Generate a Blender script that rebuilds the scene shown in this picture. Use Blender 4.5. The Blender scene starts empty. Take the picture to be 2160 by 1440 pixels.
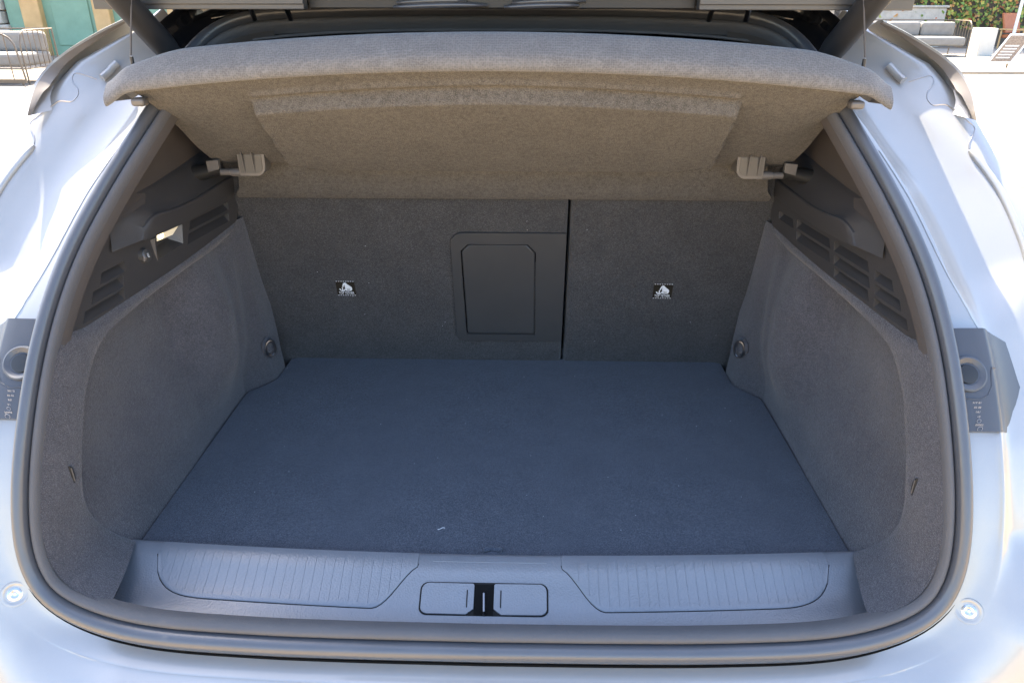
import bpy, bmesh, math, random
import numpy as np
from mathutils import Vector, Matrix
from mathutils.geometry import tessellate_polygon
random.seed(7)
R = math.radians
scene = bpy.context.scene
COL = scene.collection

# ------------------------------------------------------------------ camera
cam_d = bpy.data.cameras.new('camera'); cam = bpy.data.objects.new('camera', cam_d); COL.objects.link(cam)
cam_d.sensor_width = 36.0; cam_d.lens = 26.0; cam_d.clip_start = 0.02; cam_d.clip_end = 500
_p, _a, _r = R(25.0), R(1.28), R(0.07)
fw = Vector((-math.sin(_a) * math.cos(_p), math.cos(_a) * math.cos(_p), -math.sin(_p)))
rt = Vector((math.cos(_a), math.sin(_a), 0)); up = rt.cross(fw)
rt2 = rt * math.cos(_r) + up * math.sin(_r); up2 = up * math.cos(_r) - rt * math.sin(_r)
cam.matrix_world = Matrix(((rt2.x, up2.x, -fw.x, 0.052), (rt2.y, up2.y, -fw.y, -0.90), (rt2.z, up2.z, -fw.z, 0.776), (0, 0, 0, 1)))
scene.camera = cam

# ------------------------------------------------------------------ sky, sun, exposure
SUN = Vector((-0.22, 0.55, 0.79)).normalized()
world = bpy.data.worlds.new('World'); scene.world = world; world.use_nodes = True
wn = world.node_tree; wn.nodes.clear()
sky = wn.nodes.new('ShaderNodeTexSky'); sky.sky_type = 'NISHITA'; sky.sun_disc = False
sky.sun_elevation = math.asin(SUN.z); sky.sun_rotation = math.atan2(SUN.x, SUN.y)
sky.air_density = 1.0; sky.dust_density = 3.0; sky.ozone_density = 0.7
bg = wn.nodes.new('ShaderNodeBackground'); bg.inputs['Strength'].default_value = 0.15
wo = wn.nodes.new('ShaderNodeOutputWorld')
wn.links.new(sky.outputs[0], bg.inputs[0]); wn.links.new(bg.outputs[0], wo.inputs[0])
sl = bpy.data.lights.new('sun', 'SUN'); sl.energy = 4.6; sl.angle = R(0.5); sl.color = (1.0, 0.88, 0.70)
so = bpy.data.objects.new('sun', sl); COL.objects.link(so)
so.rotation_euler = (-SUN).to_track_quat('-Z', 'Y').to_euler()
vs = scene.view_settings
vs.view_transform = 'Standard'; vs.look = 'None'; vs.exposure = 2.5; vs.gamma = 1.0; vs.use_curve_mapping = False
GZ = -0.68     # ground level (z = 0 is the boot floor, y = 0 its rear edge)

# ------------------------------------------------------------------ materials
class NT:
    def __init__(s, name):
        s.m = bpy.data.materials.new(name); s.m.use_nodes = True; s.t = s.m.node_tree
        s.b = s.t.nodes['Principled BSDF']; s.tc = None
    def n(s, kind, **kw):
        o = s.t.nodes.new(kind)
        for k, v in kw.items():
            if k in o.inputs: o.inputs[k].default_value = v
            else: setattr(o, k, v)
        return o
    def l(s, a, b): s.t.links.new(a, b)
    def co(s):
        if not s.tc: s.tc = s.n('ShaderNodeTexCoord')
        return s.tc.outputs['Object']
    def noise(s, scale, detail=2.0, rough=0.5):
        o = s.n('ShaderNodeTexNoise', Scale=scale, Detail=detail, Roughness=rough); s.l(s.co(), o.inputs['Vector']); return o.outputs['Fac']
    def ramp(s, fac, *stops):
        o = s.n('ShaderNodeValToRGB'); e = o.color_ramp.elements
        while len(e) < len(stops): e.new(0.5)
        for k, (p, c) in zip(e, stops): k.position = p; k.color = (*c, 1)
        s.l(fac, o.inputs[0]); return o.outputs[0]
    def math(s, op, a, b):
        o = s.n('ShaderNodeMath', operation=op)
        for i, v in enumerate((a, b)):
            if isinstance(v, (int, float)): o.inputs[i].default_value = v
            else: s.l(v, o.inputs[i])
        return o.outputs[0]
    def bump(s, h, strength=0.3, dist=0.001):
        o = s.n('ShaderNodeBump', Strength=strength, Distance=dist); s.l(h, o.inputs['Height']); s.l(o.outputs[0], s.b.inputs['Normal'])
    def set(s, **kw):
        for k, v in kw.items(): s.b.inputs[k.replace('_', ' ')].default_value = v

def carpet(name, dark, mid, light, bump=0.8, mott=0.15, sheen=0.24):
    m = NT(name)
    a = m.noise(640, 1, 0.5); b = m.noise(16, 5, 0.62); c = m.noise(150, 2, 0.5)
    f = m.math('ADD', m.math('MULTIPLY', a, 0.68), m.math('ADD', m.math('MULTIPLY', b, 0.17), m.math('MULTIPLY', c, mott)))
    m.l(m.ramp(f, (0.29, dark), (0.5, mid), (0.71, light)), m.b.inputs['Base Color'])
    m.set(Roughness=0.95, Sheen_Weight=sheen, Sheen_Roughness=0.5, Specular_IOR_Level=0.15)
    m.bump(m.math('ADD', a, m.math('MULTIPLY', b, 0.6)), bump, 0.002)
    return m.m
M = {}
M['carpet'] = carpet('carpet_grey', (0.038, 0.037, 0.041), (0.074, 0.072, 0.079), (0.140, 0.136, 0.145))
M['carpet_floor'] = carpet('carpet_floor', (0.020, 0.025, 0.035), (0.050, 0.060, 0.081), (0.108, 0.124, 0.154))
M['carpet_seat'] = carpet('carpet_seat', (0.020, 0.020, 0.020), (0.048, 0.047, 0.047), (0.104, 0.101, 0.100))
M['felt'] = carpet('shelf_felt', (0.042, 0.039, 0.035), (0.079, 0.073, 0.066), (0.138, 0.128, 0.116), 0.9, 0.35, 0.05)

def plastic(name, col, rough=0.5, grain=900, bump=0.25, spec=0.5):
    m = NT(name)
    v = m.n('ShaderNodeTexVoronoi', Scale=grain); m.l(m.co(), v.inputs['Vector'])
    nz = m.noise(14, 4, 0.6)
    d = [x * 0.93 for x in col]; l = [min(1, x * 1.07) for x in col]
    m.l(m.ramp(nz, (0.2, d), (0.8, l)), m.b.inputs['Base Color'])
    rr = m.n('ShaderNodeMapRange', **{'From Min': 0.3, 'From Max': 0.7, 'To Min': rough - 0.015, 'To Max': rough + 0.015}); m.l(nz, rr.inputs[0])
    m.l(rr.outputs[0], m.b.inputs['Roughness'])
    m.set(Specular_IOR_Level=spec)
    if bump: m.bump(v.outputs['Distance'], bump, 0.0006)
    return m.m
M['plastic'] = plastic('grained_plastic', (0.048, 0.045, 0.044), 0.36, 750, 0.35, 0.7)
M['plastic_smooth'] = plastic('smooth_plastic', (0.050, 0.050, 0.050), 0.34, 1200, 0.08, 0.65)
M['pillar'] = plastic('pillar_plastic', (0.068, 0.058, 0.052), 0.55, 900, 0.3)
M['sill'] = plastic('sill_plastic', (0.160, 0.174, 0.196), 0.30, 360, 0.5, 0.9)
M['black_plastic'] = plastic('black_plastic', (0.018, 0.018, 0.018), 0.4, 1200, 0.05)
M['hinge_plastic'] = plastic('hinge_plastic', (0.11, 0.102, 0.096), 0.32, 1500, 0.04)
M['lamp_base'] = plastic('lamp_base_plastic', (0.058, 0.062, 0.072), 0.32, 800, 0.12, 0.6)
M['rubber'] = plastic('seal_rubber', (0.070, 0.074, 0.084), 0.30, 600, 0.10, 0.85)
M['flock'] = plastic('flocked_rubber', (0.092, 0.090, 0.093), 0.6, 700, 0.5, 0.45)
M['deep_shade'] = plastic('painted_deep_shade', (0.006, 0.006, 0.006), 0.8, 900, 0.0, 0.1)  # near-black that paints in the shade of gaps and slots
M['shadow_gap'] = plastic('painted_gap_shade', (0.012, 0.012, 0.012), 0.7, 900, 0.0, 0.2)  # near-black painted in for shade in grooves and round plates
M['print'] = plastic('white_print', (0.75, 0.78, 0.80), 0.6, 900, 0.0, 0.3)
M['tag'] = plastic('black_tag', (0.022, 0.018, 0.012), 0.75, 1500, 0.4, 0.2)
M['rail_inner'] = plastic('rail_inner_shade', (0.16, 0.14, 0.12), 0.30, 900, 0.0, 0.6)  # shaded side of the blade, painted in as a darker brown
M['strut_black'] = plastic('strut_black', (0.022, 0.022, 0.023), 0.5, 1200, 0.03, 0.4)
M['mark'] = plastic('moulded_mark', (0.30, 0.30, 0.31), 0.5, 900, 0.0, 0.3)
M['lint'] = plastic('lint_white', (0.72, 0.74, 0.76), 0.9, 900, 0.0, 0.1)

def simple(name, col, rough=0.5, metal=0.0, **kw):
    m = NT(name); nz = m.noise(20, 3)
    m.l(m.ramp(nz, (0.3, [x * 0.93 for x in col]), (0.7, [min(1, x * 1.05) for x in col])), m.b.inputs['Base Color'])
    m.set(Roughness=rough, Metallic=metal, **kw); return m.m
M['steel'] = simple('bare_steel', (0.62, 0.62, 0.63), 0.25, 1.0)
M['dark_steel'] = simple('blackened_steel', (0.22, 0.22, 0.23), 0.28, 1.0)
M['lens'] = simple('lamp_lens', (0.85, 0.78, 0.62), 0.15, 0.0, Emission_Color=(1.0, 0.82, 0.5, 1), Emission_Strength=0.05)
M['bulb'] = simple('lit_bulb', (1.0, 0.9, 0.6), 0.3, 0.0, Emission_Color=(1.0, 0.80, 0.42, 1), Emission_Strength=0.6)
M['cord'] = simple('cord_black', (0.05, 0.05, 0.055), 0.6)
M['gloss_black'] = simple('gloss_black_paint', (0.008, 0.009, 0.012), 0.06, 0.0, Coat_Weight=1.0, Coat_Roughness=0.03)

def paint():
    m = NT('silver_paint')
    fl = m.noise(1800, 1); dirt = m.noise(6, 5, 0.65)
    m.l(m.ramp(m.math('ADD', m.math('MULTIPLY', fl, 0.5), m.math('MULTIPLY', dirt, 0.5)), (0.3, (0.34, 0.338, 0.33)), (0.7, (0.385, 0.382, 0.374))), m.b.inputs['Base Color'])
    m.set(Roughness=0.36, Metallic=0.42, Coat_Weight=0.8, Coat_Roughness=0.06)
    m.bump(m.noise(55, 2), 0.02, 0.001)
    return m.m
M['paint'] = paint()
M['trim_metal'] = simple('satin_rail', (0.42, 0.40, 0.38), 0.28, 0.8, Coat_Weight=0.6, Coat_Roughness=0.08)

def weave():
    m = NT('woven_fabric')
    v = m.n('ShaderNodeTexVoronoi', Scale=340.0); v.inputs['Randomness'].default_value = 0.5; m.l(m.co(), v.inputs['Vector'])
    f = m.math('ADD', m.math('MULTIPLY', v.outputs['Distance'], 0.75), m.math('MULTIPLY', m.noise(50, 3), 0.35))
    m.l(m.ramp(f, (0.1, (0.078, 0.077, 0.078)), (0.5, (0.126, 0.124, 0.125)), (0.95, (0.188, 0.185, 0.185))), m.b.inputs['Base Color'])
    m.set(Roughness=0.9, Sheen_Weight=0.2, Specular_IOR_Level=0.2); m.bump(f, 0.5, 0.0012)
    return m.m
M['weave'] = weave()

def ground_mat():
    m = NT('paving')
    br = m.n('ShaderNodeTexBrick', Scale=1.0); br.inputs['Mortar Size'].default_value = 0.02
    br.inputs['Brick Width'].default_value = 1.2; br.inputs['Row Height'].default_value = 0.6
    br.inputs['Color1'].default_value = (0.48, 0.365, 0.22, 1); br.inputs['Color2'].default_value = (0.54, 0.415, 0.255, 1); br.inputs['Mortar'].default_value = (0.13, 0.105, 0.075, 1)
    m.l(m.co(), br.inputs['Vector'])
    mx = m.n('ShaderNodeMix', data_type='RGBA', blend_type='MULTIPLY'); mx.inputs[0].default_value = 1.0
    m.l(br.outputs[0], mx.inputs[6]); m.l(m.ramp(m.noise(2.2, 6, 0.65), (0.3, (0.66, 0.65, 0.63)), (0.65, (1, 1, 1))), mx.inputs[7])
    m.l(mx.outputs[2], m.b.inputs['Base Color']); m.set(Roughness=0.85); m.bump(m.noise(40, 4), 0.3, 0.004)
    return m.m
M['ground'] = ground_mat()

def noisy(name, c1, c2, scale=4, rough=0.8, bump=0.4, dist=0.01):
    m = NT(name); f = m.noise(scale, 6, 0.65)
    m.l(m.ramp(f, (0.3, c1), (0.7, c2)), m.b.inputs['Base Color']); m.set(Roughness=rough); m.bump(f, bump, dist); return m.m
M['pave_dark'] = noisy('darker_paving', (0.17, 0.14, 0.11), (0.25, 0.21, 0.165), 1.6, 0.9, 0.5, 0.01)  # paving tone darker than the main ground
M['terrace'] = noisy('terrace_paving', (0.24, 0.215, 0.18), (0.30, 0.27, 0.23), 1.2, 0.9, 0.3, 0.01)
M['stone'] = noisy('pale_stone', (0.38, 0.345, 0.29), (0.52, 0.475, 0.41), 5, 0.9, 0.8, 0.03)
M['stone2'] = noisy('grey_stone', (0.24, 0.24, 0.22), (0.42, 0.42, 0.39), 5, 0.9, 0.8, 0.03)
M['mortar'] = noisy('mortar', (0.30, 0.26, 0.22), (0.40, 0.36, 0.31), 9)
M['green_paint'] = noisy('green_door_paint', (0.17, 0.30, 0.21), (0.21, 0.36, 0.255), 3, 0.5, 0.05)
M['wood'] = noisy('golden_wood', (0.52, 0.32, 0.13), (0.65, 0.42, 0.19), 3, 0.55, 0.2)
M['glass'] = simple('window_glass', (0.05, 0.13, 0.09), 0.05, 0.0, Coat_Weight=0.5)
M['cushion'] = noisy('cream_cushion', (0.20, 0.185, 0.165), (0.25, 0.235, 0.21), 7, 0.9, 0.15)
M['frame_metal'] = simple('bronze_frame', (0.16, 0.13, 0.10), 0.45, 0.6)
M['leather'] = noisy('tan_leather', (0.36, 0.11, 0.04), (0.46, 0.16, 0.06), 8, 0.5, 0.1)
M['brown_wall'] = noisy('dark_brown_wall', (0.10, 0.085, 0.07), (0.15, 0.125, 0.10), 3)  # dark brown wall colour, mottled by noise
M['planter'] = noisy('pale_planter', (0.50, 0.47, 0.41), (0.58, 0.55, 0.49), 3)
M['sign_face'] = noisy('printed_sign', (0.12, 0.08, 0.05), (0.30, 0.22, 0.14), 30, 0.5, 0.0)
M['white'] = simple('white_board', (0.75, 0.73, 0.68), 0.6)
M['lime'] = noisy('lime_panel', (0.55, 0.62, 0.06), (0.66, 0.70, 0.10), 2, 0.5, 0.0)
M['leaf_green'] = noisy('green_panel', (0.10, 0.35, 0.12), (0.14, 0.42, 0.16), 2, 0.5, 0.0)
def ivy_mat():
    m = NT('ivy_leaf'); g = m.n('ShaderNodeNewGeometry')
    c = m.ramp(g.outputs['Random Per Island'], (0.0, (0.08, 0.15, 0.03)), (0.35, (0.17, 0.27, 0.05)), (0.6, (0.36, 0.37, 0.07)), (0.8, (0.48, 0.30, 0.08)), (1.0, (0.40, 0.12, 0.06)))
    m.l(c, m.b.inputs['Base Color']); m.set(Roughness=0.6); return m.m
M['ivy'] = ivy_mat()

# ------------------------------------------------------------------ helpers
def thing(name, label, cat, loc=(0, 0, 0), group=None, rz=0.0):
    o = bpy.data.objects.new(name, None); COL.objects.link(o); o.location = loc; o.rotation_euler.z = rz; o.empty_display_size = 0.05
    o['label'] = label; o['category'] = cat
    if group: o['group'] = group
    return o
def tag(o, label, cat, group=None):
    o['label'] = label; o['category'] = cat
    if group: o['group'] = group
    return o
def obj(name, verts, faces, mat, parent=None, smooth=True, angle=40, bevel=0.0, solid=0.0, weld=False, local=False):
    me = bpy.data.meshes.new(name)
    bm = bmesh.new(); vv = [bm.verts.new(v) for v in verts]
    for f in faces:
        try: bm.faces.new([vv[i] for i in f])
        except ValueError: pass
    if weld: bmesh.ops.remove_doubles(bm, verts=bm.verts, dist=1e-5)
    bmesh.ops.recalc_face_normals(bm, faces=bm.faces)
    bm.to_mesh(me); bm.free()
    if smooth:
        me.shade_smooth(); me.set_sharp_from_angle(angle=R(angle))
    me.materials.append(M[mat])
    o = bpy.data.objects.new(name, me); COL.objects.link(o)
    if solid:
        s = o.modifiers.new('solid', 'SOLIDIFY'); s.thickness = solid; s.offset = 0
    if bevel:
        b = o.modifiers.new('bevel', 'BEVEL'); b.width = bevel; b.segments = 3; b.limit_method = 'ANGLE'; b.angle_limit = R(35)
    if parent:
        o.parent = parent
        if parent.type == 'EMPTY' and not local: o.matrix_parent_inverse = Matrix.Translation(-Vector(parent.location))
    return o
def grid(P, cu=False, cv=False):
    """P[i][j] -> verts, faces"""
    n, m = len(P), len(P[0]); V = [p for row in P for p in row]; F = []
    for i in range(n if cu else n - 1):
        for j in range(m if cv else m - 1):
            a, b = i * m + j, i * m + (j + 1) % m; c = ((i + 1) % n) * m
            F.append((a, b, c + (j + 1) % m, c + j))
    return V, F
def merge(*parts):
    V, F = [], []
    for v, f in parts:
        k = len(V); V += list(v); F += [tuple(i + k for i in q) for q in f]
    return V, F
def box(x0, x1, y0, y1, z0, z1):
    V = [(x, y, z) for z in (z0, z1) for y in (y0, y1) for x in (x0, x1)]
    return V, [(0, 2, 3, 1), (4, 5, 7, 6), (0, 1, 5, 4), (2, 6, 7, 3), (0, 4, 6, 2), (1, 3, 7, 5)]
def tube(pts, r, n=10, caps=True):
    pts = [Vector(p) for p in pts]; rs = r if isinstance(r, (list, tuple)) else [r] * len(pts)
    P = []; prev = None
    for i, p in enumerate(pts):
        t = (pts[min(i + 1, len(pts) - 1)] - pts[max(i - 1, 0)]).normalized()
        if prev is None:
            a = Vector((0, 0, 1)) if abs(t.z) < 0.9 else Vector((1, 0, 0)); u = t.cross(a).normalized()
        else: u = (prev - t * prev.dot(t)).normalized()
        prev = u; v = t.cross(u)
        P.append([tuple(p + (u * math.cos(2 * math.pi * k / n) + v * math.sin(2 * math.pi * k / n)) * rs[i]) for k in range(n)])
    V, F = grid(P, cv=True)
    if caps: F = F + [tuple(range(n)), tuple(range((len(P) - 1) * n, len(P) * n))]
    return V, F
def lathe(prof, org, axis, n=32):
    """prof: (radius, height along axis)"""
    ax = Vector(axis).normalized(); a = Vector((0, 0, 1)) if abs(ax.z) < 0.9 else Vector((1, 0, 0))
    u = ax.cross(a).normalized(); v = ax.cross(u); o = Vector(org)
    P = [[tuple(o + ax * h + (u * math.cos(2 * math.pi * k / n) + v * math.sin(2 * math.pi * k / n)) * max(r, 1e-5)) for k in range(n)] for r, h in prof]
    return grid(P, cv=True)
def plate(outer, holes, fn, h0, h1):
    """flat plate with holes. fn(u,v,h) -> xyz; front at h1, walls down to h0"""
    loops = [outer] + list(holes)
    flat = [p for L in loops for p in L]
    tri = tessellate_polygon([[Vector((p[0], p[1], 0)) for p in L] for L in loops])
    V = [fn(p[0], p[1], h1) for p in flat]; F = [tuple(t) for t in tri]; k = 0
    n0 = len(V); V += [fn(p[0], p[1], h0) for p in flat]
    for L in loops:
        m = len(L)
        for i in range(m):
            a, b = k + i, k + (i + 1) % m; F.append((a, b, n0 + b, n0 + a))
        k += m
    return V, F
def rrect(x0, x1, y0, y1, r, n=6):
    """rounded rectangle outline; r = (bl, br, tr, tl) or number"""
    if not isinstance(r, (list, tuple)): r = (r,) * 4
    out = []
    for (cx, cy, a0, q) in ((x0, y0, 180, 0), (x1, y0, 270, 1), (x1, y1, 0, 2), (x0, y1, 90, 3)):
        rr = r[q]; ox = cx + (rr if q in (0, 3) else -rr); oy = cy + (rr if q in (0, 1) else -rr)
        for k in range(n + 1 if rr > 1e-6 else 1):
            a = R(a0 + 90 * k / n); out.append((ox + rr * math.cos(a), oy + rr * math.sin(a)))
    return out
def mir(vf, s):
    return ([(s * v[0], v[1], v[2]) for v in vf[0]], vf[1])
def interp(x, xs, ys): return float(np.interp(x, xs, ys))
def smooth(a, b, x):
    t = min(1, max(0, (x - a) / (b - a))); return t * t * (3 - 2 * t)
def text_mesh(s, size, bold=0.0):
    cu = bpy.data.curves.new('t', 'FONT'); cu.body = s; cu.size = size; cu.align_x = 'CENTER'; cu.align_y = 'CENTER'; cu.offset = bold; cu.resolution_u = 2
    o = bpy.data.objects.new('t', cu); COL.objects.link(o)
    dg = bpy.context.evaluated_depsgraph_get(); me = bpy.data.meshes.new_from_object(o.evaluated_get(dg))
    V = [tuple(v.co) for v in me.vertices]; F = [tuple(p.vertices) for p in me.polygons]
    bpy.data.objects.remove(o); bpy.data.curves.remove(cu); bpy.data.meshes.remove(me)
    return V, F

# ------------------------------------------------------------------ opening curve of the boot
KG = (-0.96, 0.96, 0.643, 0.199, -0.15)
def g(z):
    z = min(0.8, max(-0.1, z)); return float(np.polyval(KG, z))
def gd(z):
    z = min(0.8, max(-0.1, z)); return float(np.polyval(np.polyder(KG), z))
HALF = [(0, -.050), (.163, -.049), (.28, -.047), (.345, -.044), (.405, -.041), (.46, -.036), (.505, -.027), (.552, -.010), (.588, .011), (.612, .035), (.626, .065),
        (.633, .095), (.636, .134), (.636, .19), (.634, .255), (.632, .325), (.629, .364), (.622, .412), (.614, .447), (.602, .48), (.587, .52), (.567, .565), (.546, .61),
        (.526, .66), (.508, .70), (.490, .719), (.459, .735), (.411, .746), (.362, .749), (.21, .754), (0, .755)]
def resample(pts, n, smooth_it=6):
    P = np.array(pts, float); d = np.r_[0, np.cumsum(np.linalg.norm(np.diff(P, axis=0), axis=1))]
    t = np.linspace(0, d[-1], n); Q = np.stack([np.interp(t, d, P[:, k]) for k in range(P.shape[1])], 1)
    for _ in range(smooth_it):
        Q[1:-1] = 0.25 * Q[:-2] + 0.5 * Q[1:-1] + 0.25 * Q[2:]
    return Q
HP = resample(HALF, 150, 10)
def frame(i, s=1):
    """point, outward direction in the opening surface, outside normal"""
    x, z = HP[i]; a = HP[max(0, i - 1)]; b = HP[min(len(HP) - 1, i + 1)]
    T = Vector((b[0] - a[0], gd(z) * (b[1] - a[1]), b[1] - a[1])).normalized()
    n = Vector((0, -1, gd(z))).normalized(); o = T.cross(n).normalized()
    if o.dot(Vector((x, 0, z - 0.35))) < 0: o = -o
    P = Vector((x, g(z), z))
    if s < 0: P.x *= -1; o.x *= -1
    return P, o, n
def KD(i): return 1 - .27 * smooth(-.044, .05, HP[i][1])       # the strip is seen narrower along the sides
def ring(prof, lo=0, hi=None, closed=True):
    """sweep profile (d inward, h outside) round the whole opening"""
    hi = hi or len(HP) - 1
    idx = [(i, 1) for i in range(lo, hi + 1)] + [(i, -1) for i in range(hi - 1, lo, -1)]
    P = []
    for i, s in idx:
        p, oo, n = frame(i, s); k = KD(i); P.append([tuple(p - oo * d * k + n * h) for d, h in prof])
    return grid(P, cu=closed)
ZI = lambda z: min(range(60, len(HP) - 10), key=lambda i: abs(HP[i][1] - z))

# ================================================================== THE GROUND
V, F = grid([[(x, y, GZ) for x in np.linspace(-300, 300, 25)] for y in np.linspace(-300, 300, 21)])
o = obj('ground', V, F, 'ground', smooth=False); o['kind'] = 'structure'

V, F = grid([[(x, y, GZ + .004) for x in np.linspace(-40, -4.6, 12)] for y in np.linspace(9.3, 19.9, 8)])
o = obj('pavement', V, F, 'pave_dark', smooth=False); o['kind'] = 'structure'
V, F = box(4.2, 40, 15.6, 40, GZ - .05, GZ + .05)
o = obj('terrace', V, F, 'terrace', smooth=False); o['kind'] = 'structure'
# ================================================================== THE CAR
car = thing('hatchback_car', 'silver hatchback with its tailgate open, seen into the empty carpeted boot', 'car', (0, 0.6, GZ))

# ---- painted body round the opening: lofted sections (d outward, e into the car)
BOT = [(-.004, .006), (.004, .008), (.008, .006), (.015, -.004), (.022, -.016), (.0275, -.0265), (.0300, -.0270), (.045, -.050), (.065, -.075), (.100, -.100), (.16, -.128), (.34, -.118), (.55, -.06)]
CORN = [(-.004, .006), (.004, .008), (.014, .006), (.026, .002), (.036, -.004), (.044, -.010), (.049, -.014), (.068, -.030), (.098, -.042), (.14, -.045), (.19, -.02), (.24, .05), (.28, .20)]
LOW = [(-.004, .006), (.004, .010), (.016, .008), (.030, .006), (.041, .003), (.046, -.001), (.050, .001), (.062, .010), (.085, .014), (.112, .018), (.145, .035), (.18, .10), (.20, .24)]
BASE = [(-.004, .006), (.004, .012), (.018, .012), (.040, .012), (.050, .013), (.055, .016), (.066, .022), (.080, .026), (.098, .028), (.125, .030), (.175, .036), (.215, .08), (.24, .24)]
MID0 = [(-.004, .006), (.004, .011), (.012, .012), (.0295, .0125), (.0325, .0155), (.048, .034), (.064, .044), (.088, .044), (.108, .034), (.122, .024), (.138, .022), (.150, .045), (.165, .20)]
HIGH0 = [(-.004, .006), (.004, .011), (.010, .012), (.0235, .0135), (.0265, .0165), (.042, .036), (.060, .046), (.086, .042), (.106, .030), (.125, .022), (.142, .020), (.152, .040), (.165, .16)]
TOPC0 = [(-.004, .006), (.004, .011), (.010, .014), (.018, .018), (.024, .022), (.036, .034), (.056, .044), (.078, .044), (.100, .034), (.118, .020), (.130, .012), (.142, .03), (.155, .12)]
sc = lambda pr, k: [(d if d < .03 else .03 + (d - .03) * k, e) for d, e in pr]
MID = sc(MID0, 1.45); HIGH = sc(HIGH0, 1.50); TOPC = sc(TOPC0, 1.45); TOP2 = sc(TOPC0, .95)
SEC = [(0.0, BOT), (.46, BOT), (.50, BOT), ('z', .012, CORN), ('z', .060, CORN), ('z', .125, LOW), ('z', .24, LOW), ('z', .30, BASE), ('z', .37, BASE), ('z', .42, MID), ('z', .52, MID), ('z', .60, HIGH), ('z', .655, TOPC), ('z', .70, TOP2)]
def arc(i): return i / (len(HP) - 1)
keys = []
for k in SEC:
    if k[0] == 'z': i = min(range(30, 140), key=lambda q: abs(HP[q][1] - k[1])); keys.append((arc(i), k[2]))
    else: i = min(range(0, 75), key=lambda q: abs(HP[q][0] - k[0])); keys.append((arc(i), k[1]))
def section(t):
    ts = [k[0] for k in keys]
    out = []
    for j in range(len(BOT)):
        out.append((interp(t, ts, [k[1][j][0] for k in keys]), interp(t, ts, [k[1][j][1] for k in keys])))
    return out
def subdivide_prof(pr, n=4):
    P = np.array(pr); m = len(P); t = np.arange(m); tt = np.linspace(0, m - 1, (m - 1) * n + 1)
    # Catmull-Rom
    out = []
    for u in tt:
        i = min(int(u), m - 2); f = u - i; p0, p1, p2, p3 = P[max(i - 1, 0)], P[i], P[i + 1], P[min(i + 2, m - 1)]
        out.append(tuple(0.5 * ((2 * p1) + (p2 - p0) * f + (2 * p0 - 5 * p1 + 4 * p2 - p3) * f * f + (3 * p1 - p0 - 3 * p2 + p3) * f ** 3)))
    return out
iend = ZI(.712)
rows = {}
for s in (1, -1):
    P = []
    for i in range(0, iend + 1):
        p, oo, n = frame(i, s); P.append([tuple(p + oo * d - n * e) for d, e in subdivide_prof(section(arc(i)), 4)])
    rows[s] = P
full = list(reversed(rows[-1]))[:-1] + rows[1]
body = obj('body_shell', *grid(full), 'paint', car, angle=35)
from mathutils.bvhtree import BVHTree
BVH = BVHTree.FromPolygons([v.co.copy() for v in body.data.vertices], [tuple(p.vertices) for p in body.data.polygons])
def snap(pts, s, lift=0.0):
    out = []
    for x, y, z in resample(pts, max(12, len(pts) * 4), 2):
        q, n, i, d = BVH.find_nearest(Vector((s * x, y, z)))
        if n.y > 0: n = -n
        out.append(q + n * lift)
    return out
SEAM = [(.668, .384, .653), (.684, .3805, .6593), (.700, .379, .662), (.7035, .374, .656), (.701, .366, .6495), (.691, .3615, .640), (.689, .354, .630), (.695, .343, .6205), (.714, .3395, .6235), (.722, .332, .616), (.732, .324, .607), (.742, .312, .595), (.748, .305, .589), (.744, .296, .582), (.733, .283, .573), (.731, .274, .565)]
BEAD = [(.731, .272, .563), (.745, .246, .540), (.758, .217, .514), (.766, .185, .485), (.772, .150, .452), (.774, .12, .42)]
for s in (1, -1):
    obj('panel_seam', *tube(snap(SEAM, s), .0011, 6), 'trim_metal', car)
    obj('sealer_bead', *tube(snap(BEAD, s, .001), [.003] + [.0055] * 22 + [.004], 10), 'paint', car)
    obj('panel_crease', *tube(snap([(.588, .25, .575), (.603, .215, .545), (.617, .187, .515), (.632, .136, .468), (.650, .090, .424), (.664, .065, .396), (.681, .038, .366)], s), .0011, 6), 'paint', car)
    obj('locating_pin', *tube(snap([(.640, .405, .676), (.660, .385, .655)], s, .004), .0065, 12), 'paint', car)
# ---- black painted channel across the roof end
TOPB = [(-.004, .006), (.004, .010), (.012, .012), (.024, .020), (.036, .020), (.050, .008), (.062, -.010), (.070, -.016), (.082, .0), (.11, .03)]
P = []
for s, rng in ((1, range(iend - 2, len(HP))), (-1, range(len(HP) - 2, iend - 3, -1))):
    for i in rng:
        p, oo, n = frame(i, s); P.append([tuple(p + oo * d - n * (e - 0.001)) for d, e in subdivide_prof(TOPB, 3)])
obj('roof_channel', *grid(P), 'gloss_black', car, angle=35)
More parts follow.
